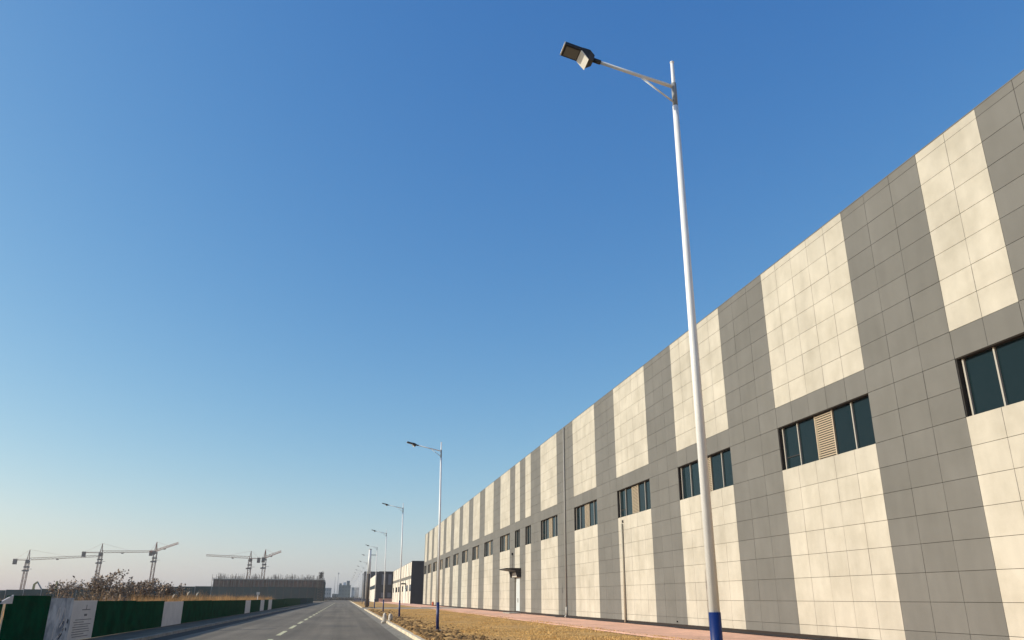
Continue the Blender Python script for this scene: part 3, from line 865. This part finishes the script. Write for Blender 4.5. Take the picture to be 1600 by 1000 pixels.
for i in range(130):
    x = random.uniform(-52.5, -9.5); y = random.uniform(CY + 1.5, CY + 28)
    q.tube((x, y, 8.6), (x + random.uniform(-.05, .05), y, 9.3 + random.uniform(0, 1.6) ** 1.3), .075, n=4)
for cx0 in (-50, -44, -36.5, -29, -22, -15.5):
    for i in range(14):
        x = cx0 + random.gauss(0, .9); y = CY + random.uniform(1, 4)
        q.tube((x, y, 8.6), (x + random.uniform(-.25, .25), y, 9.4 + random.uniform(0, 1.5)), .07, n=4)
    q.bar((cx0 - 1.8, CY + 1.5, 9.3), (cx0 + 1.8, CY + 1.5, 9.35 + random.uniform(-.2, .3)), .1)
cpart(q, 'starter_bar', M['scaffold'], kind='stuff')
q = MB()
for (dx, dy) in ((0, 0), (1.8, 0), (0, 1.8), (1.8, 1.8)):
    q.tube((-11 + dx, CY - 1 + dy, -.03), (-11 + dx, CY - 1 + dy, 11.6), .09, n=5)
for z in range(0, 12):
    q.box(-11.1, -9.1, CY - 1.1, CY + .9, z + .0, z + .1)
    q.bar((-11, CY - 1.05, z), (-9.2, CY - 1.05, z + 1), .1)
q.box(-10.6, -9.5, CY - .9, CY + .6, 9.0, 11.4)
cpart(q, 'stair_tower', M['scaffold'])

def crane(x, y, mast_top, apex, jib_az, jib_len, cj_len, lab, dark=False, tilt=0.0):
    """jib_az: direction of the jib, clockwise from +Y; mast_top and apex are heights"""
    t = thing('tower_crane', lab, 'crane', (x, y, 0), 'tower cranes over the building site')
    ms = M['crane'] if dark else M['crane_pale']
    W = .9
    q = MB()
    for sx in (-1, 1):
        for sy in (-1, 1):
            q.bar((sx * W, sy * W, 0), (sx * W, sy * W, mast_top), .3)
    z = 0; k = 0
    while z < mast_top - 1:
        z2 = min(z + 2.2, mast_top); s = 1 if k % 2 else -1
        for sy in (-1, 1):
            q.bar((-s * W, sy * W, z), (s * W, sy * W, z2), .12); q.bar((sy * W, -s * W, z), (sy * W, s * W, z2), .12)
            q.bar((-W, sy * W, z), (W, sy * W, z), .12)
        z = z2; k += 1
    q.build('mast', M['crane_pale'], t)
    q = MB(); zc = mast_top - 5.2
    q.box(-1.25, 1.25, -1.25, 1.25, zc, zc + 1.0); q.box(-1.3, 1.3, -1.3, 1.3, zc + 2.2, zc + 3.0); q.bar((1.2, 0, zc + 1.4), (3.2, 0, zc + 1.4), .2); q.bar((-1.2, 0, zc + .4), (-2.2, 0, zc + .4), .8)
    q.build('climbing_frame', M['crane_dark'], t)
    d = Vector((math.sin(jib_az), math.cos(jib_az), tilt)).normalized(); sd_ = Vector((d.y, -d.x, 0)).normalized()
    dh = Vector((d.x, d.y, 0)).normalized()
    q = MB(); q.tube((0, 0, mast_top), (0, 0, mast_top + 1.0), 1.3, n=12); q.build('slewing_ring', M['crane_dark'], t)
    q = MB(); c0 = Vector((0, 0, mast_top + 1.1)) + sd_ * 1.5
    q.box(c0.x - .8, c0.x + .8, c0.y - .8, c0.y + .8, mast_top - .6, mast_top + 1.6); q.build('cab', M['crane_dark'], t)
    z0 = mast_top + 1.4
    q = MB()
    for s in (-.7, .7):
        q.bar(Vector((0, 0, z0 - .4)) + dh * s + sd_ * .6, Vector((0, 0, apex)), .26); q.bar(Vector((0, 0, z0 - .4)) + dh * s - sd_ * .6, Vector((0, 0, apex)), .26)
    q.build('tower_head', ms, t)
    q = MB(); A = Vector((0, 0, z0))
    n = int(jib_len / 2.2)
    for s in (-.6, .6):
        q.bar(A + sd_ * s, A + sd_ * s + d * jib_len, .19)
    q.bar(A + Vector((0, 0, 1.25)), A + d * jib_len + Vector((0, 0, .9)), .22)
    for i in range(n):
        a_, b_ = A + d * (jib_len * i / n), A + d * (jib_len * (i + 1) / n)
        h1 = Vector((0, 0, 1.2)); m_ = (a_ + b_) / 2 + h1 * .95
        for s in (-.6, .6):
            q.bar(a_ + sd_ * s, m_, .1); q.bar(m_, b_ + sd_ * s, .1)
    q.build('jib', ms, t)
    q = MB()
    for s in (-.6, .6): q.bar(A + sd_ * s, A + sd_ * s - dh * cj_len, .35)
    q.bar(A + Vector((0, 0, .8)), A - dh * cj_len + Vector((0, 0, .8)), .08); 
    q.build('counter_jib', M['crane'], t)
    cb_ = A - dh * (cj_len - 1.2)
    q = MB(); q.bar(cb_ + Vector((0, 0, .5)), cb_ - Vector((0, 0, 2.6)), 1.9, 1.7); q.build('counterweight', M['crane_dark'], t)
    q = MB(); q.bar((0, 0, apex), A + d * jib_len * .55 + Vector((0, 0, 1.0)), .07); q.bar((0, 0, apex), A - dh * cj_len * .9, .07); q.build('tie_bar', M['crane'], t)
    q = MB(); tr = A + d * jib_len * .4
    q.box(tr.x - .6, tr.x + .6, tr.y - .6, tr.y + .6, tr.z - .7, tr.z - .2); q.build('trolley', M['crane_dark'], t)
E2 = EYE
crane(-193, 550, 19.3 + E2, 26.9 + E2, R(80), 40, 8, 'leftmost tower crane with its pale jib pointing right', tilt=.075)
crane(-152, 550, 24.3 + E2, 31.4 + E2, R(88), 31, 11, 'second tower crane from the left, rising behind the tallest shrub', tilt=.03)
crane(-120, 550, 25.6 + E2, 32.9 + E2, R(118), 17, 4.5, 'third tower crane from the left, with a dark rising jib', True, tilt=.28)
crane(-61.6, 550, 22.2 + E2, 28.3 + E2, R(-85), 28, 6.5, 'pale tower crane over the netted building, its jib pointing left', tilt=.045)
crane(-52.8, 552, 22.6 + E2, 29.6 + E2, R(110), 11.5, 2.2, 'rightmost tower crane, brown jib rising right over the netted building', True, tilt=.36)

ex = thing('excavator', 'small pale yellow excavator boom folded above the far hoarding', 'excavator', (-101.5, 300, 0))
q = MB(); q.box(-1.6, 1.6, -2, 2, 0, 1.0); q.build('tracks', M['crane_dark'], ex)
q = MB(); q.box(-1.6, 1.4, -1.5, 1.8, 1.1, 2.4); q.box(-1.5, -.4, -1.4, .2, 2.4, 3.3); q.build('body', M['yellow'], ex)
q = MB(); q.bar((-.4, 0, 2.0), (-.3, 0, 5.2), .6); q.bar((-.3, 0, 5.2), (.6, 0, 5.9), .5); q.build('boom', M['yellow'], ex)
q = MB(); q.bar((.5, 0, 5.9), (2.6, 0, 3.0), .35); q.bar((2.6, 0, 3.2), (2.2, 0, 2.0), .7); q.build('arm', M['steel'], ex)
sp = thing('small_tower', 'small lattice tower above the far hoarding, left of the shrubs', 'tower', (-95, 300, 0))
q = MB()
for s in (-1, 1): q.bar((s * .9, 0, 0), (s * .15, 0, 6.2), .22); q.bar((0, s * .9, 0), (0, s * .15, 6.2), .22)
for z in (1, 2.2, 3.4, 4.4): q.bar((-.9 + z * .12, 0, z), (.9 - (z + 1) * .12, 0, z + 1.1), .15)
q.build('legs', M['yellow'], sp)
q = MB(); q.bar((-1.5, 0, 4.8), (1.3, 0, 4.8), .25); q.build('crossarm', M['steel'], sp)
q = MB(); q.tube((0, 0, 0), (0, 0, 6.0), .08, n=6)
o = tag(q.build('thin_mast', M['steel']), 'thin pale mast between the excavator and the small lattice tower', 'mast'); o.location = (-97.5, 300, 0)

# ------------------------------------------------------------------ further buildings on the right
B2 = thing('striped_hall', 'smaller striped hall with a dark navy end wall beyond the long warehouse', 'building', (16.1, 205, .1))
def p2(q, name, m, par=None, **k):
    o = q.build(name, m, par or B2, **k)
    if par is None: o.location = (-16.1, -205, -.1)
    return o
q = MB(); q.box(16.25, 46, 205, 286, 0, 10.2); p2(q, 'wall', M['grey'])
q = MB(); q.box(16.0, 46.1, 204.7, 204.95, 0, 10.3); p2(q, 'end_wall', M['navy'])
q = MB(); q.box(16.3, 46, 205.1, 285.9, 10.22, 10.35); p2(q, 'roof', M['roofing'])
y = 205.0; k = 0
while y < 285:
    w = (6.4, 3.2, 7.0)[k % 3]; g = (1.9, 1.3, 2.2)[k % 3]
    b = min(y + w, 286)
    for z0, z1 in ((.1, 3.15 if k % 2 == 0 else 6.1), (4.7 if k % 2 == 0 else 6.12, 6.1 if k % 2 == 0 else 6.14), (6.9, 10.2)):
        if z1 - z0 < .1: continue
        q = MB(); q.box(16.19, 16.245, y, b, z0, z1); p2(q, 'cream_panel', M['cream_hall'])
    if k % 2 == 0:
        q = MB(); q.box(16.2, 16.24, y + .05, b - .05, 3.2, 4.68); wv = p2(q, 'window', M['soffit'])
        q = MB(); q.box(16.18, 16.198, y + .2, (y + b) / 2 - .05, 3.28, 4.6); q.box(16.18, 16.198, (y + b) / 2 + .05, b - .2, 3.28, 4.6); q.build('pane', M['glass'], wv)
    y = b + g; k += 1
q = MB(); q.box(14.9, 16.0, 222, 227, 5.0, 5.3); p2(q, 'canopy', M['canopy'])
q = MB(); q.box(16.1, 16.13, 223, 226, .1, 3.8); p2(q, 'door', M['door'])

B3 = thing('dark_hall', 'dark navy hall with grey panels on its end and a white long side', 'building', (10.7, 300, 0))
def p3(q, name, m, par=None):
    o = q.build(name, m, par or B3)
    if par is None: o.location = (-10.7, -300, 0)
    return o
q = MB(); q.box(10.95, 40, 300.3, 392, 0, 9.6); p3(q, 'hall_body', M['navy'])
q = MB(); q.box(11.7, 40, 300, 300.28, 0, 10.6); p3(q, 'end_wall', M['navy'])
for xa, xb in ((12.9, 14.3), (15.2, 16.4), (18.5, 20), (22, 23.5)):
    for z0, z1 in ((1.7, 3.3), (4.0, 5.1), (6.0, 9.6)):
        q = MB(); q.box(xa, xb, 299.9, 299.99, z0 + (.0), z1); p3(q, 'grey_panel' if z0 != 4.0 else 'window', M['navy_grey'] if z0 != 4.0 else M['win_far'])
q = MB(); q.box(12.2, 24, 299.85, 299.98, 0, 1.3); p3(q, 'plinth', M['pavers'])
y = 300.3
while y < 391:
    q = MB(); q.box(10.7, 10.94, y, y + 8.8, .1, 4.6); p3(q, 'white_panel', M['cream_hall'])
    q = MB(); q.box(10.7, 10.94, y, y + 8.8, 6.0, 9.4); p3(q, 'white_panel', M['cream_hall'])
    q = MB(); q.box(10.8, 10.93, y + .3, y + 8.4, 4.65, 5.95); p3(q, 'window', M['glass'])
    y += 9.1
B4 = thing('navy_block', 'tall dark navy block behind the white sided hall', 'building', (9.4, 420, 0))
def p4(q, name, m):
    o = q.build(name, m, B4); o.location = (-9.4, -420, 0)
q = MB(); q.box(9.4, 40, 420, 470, 0, 13.7); p4(q, 'wall', M['navy'])
q = MB(); q.box(9.2, 40.2, 419.8, 470.2, 13.71, 14.1); p4(q, 'parapet', M['navy'])
for z in (3, 7, 10.5):
    q = MB(); q.box(9.9, 39, 419.9, 419.98, z, z + 1.6); p4(q, 'window', M['win_far'])

def block(name, lab, x0, x1, y, d, h, m, wm, rows, cols, extra=None):
    t = thing(name, lab, 'building', ((x0 + x1) / 2, y, 0))
    cx = (x0 + x1) / 2
    q = MB(); q.box(x0 - cx, x1 - cx, 0, d, 0, h); q.build('wall', m, t)
    q = MB(); q.box(x0 - cx - .15, x1 - cx + .15, -.15, d + .15, h + .003, h + .35); q.build('parapet', m, t)
    for r in range(rows):
        for c in range(cols):
            w = (x1 - x0) / cols
            q = MB(); q.box(x0 - cx + w * (c + .25), x0 - cx + w * (c + .75), -.06, -.005, h * (r + .35) / rows, h * (r + .8) / rows); q.build('window', wm, t)
    return t
block('far_block', 'pale grey distant block beside the netted building', -14.2, -9.6, 600, 12, 7.7, M['pale_block'], M['teal_block'], 3, 3)
block('far_block', 'low grey distant shed between the pale block and the teal block', -9.2, -4.6, 640, 12, 3.8, M['teal_block'], M['win_far'], 1, 3)
t = block('far_block', 'teal grey distant block with a white box and plant rooms on its roof', -4.4, 4.0, 600, 14, 9.6, M['teal_block'], M['teal_win'], 4, 4)
q = MB(); q.box(-1.2, .8, 1, 4, 9.6, 11.9); q.build('roof_box', M['white_far'], t)
q = MB(); q.box(-3.9, -2.2, 1, 5, 9.6, 11.2); q.box(1.2, 3.4, 1, 5, 9.6, 13); q.build('plant_room', M['teal_block'], t)
block('far_block', 'pale ribbed distant block right of the teal block', 4.6, 9.6, 590, 14, 8.0, M['pale_block'], M['white_far'], 1, 5)
for nm, x, h, lab in (('far_mast', -7.4, 15.6, 'thin distant mast left of the teal block, the shorter of two'), ('far_mast', -5.3, 17.9, 'thin distant mast with a round head, the taller of two')):
    q = MB(); q.tube((0, 0, 0), (0, 0, h), .2, .13, n=6)
    if h > 16: q.tube((0, 0, h - .3), (0, 0, h + .7), .55, .4, n=8)
    o = tag(q.build(nm, M['pale_block']), lab, 'mast'); o.location = (x, 605, 0)
q = MB(); q.box(-1, 1, 0, .3, 0, 1.1)
wl_ = thing('far_wall', 'low pale wall crossing behind the end of the road', 'wall', (0, 530, 0))
for i in range(16):
    q = MB(); q.box(-44 + i * 4, -44 + i * 4 + 3.9, 0, .3, -.03, 1.6); q.build('wall_panel', M['pale_block'], wl_)
q = MB()
rs = np.random.default_rng(3)
n = 500
c = np.stack([rs.uniform(-13, 12, n), rs.uniform(500, 512, n), rs.uniform(.2, 1.2, n)], 1)
v, f = lumps(c, rs.uniform(.4, .9, n), .8)
o = link('hedge', raw_mesh('hedge', v, f, M['hedge'])); tag(o, 'dark hedge running across the end of the road', 'hedge')

# ------------------------------------------------------------------ haze
hz = MB(); hz.box(-900, 900, -60, 1400, -1.0, 42)
hm = bpy.data.materials.new('haze_air'); hm.use_nodes = True
hn = hm.node_tree; hn.nodes.clear()
ho = hn.nodes.new('ShaderNodeOutputMaterial'); hv = hn.nodes.new('ShaderNodeVolumePrincipled')
hv.inputs['Color'].default_value = (1.0, .97, .95, 1); hv.inputs['Density'].default_value = 0.00029; hv.inputs['Anisotropy'].default_value = 0.0
hn.links.new(hv.outputs[0], ho.inputs['Volume'])
hz.build('haze', hm, kind='stuff')
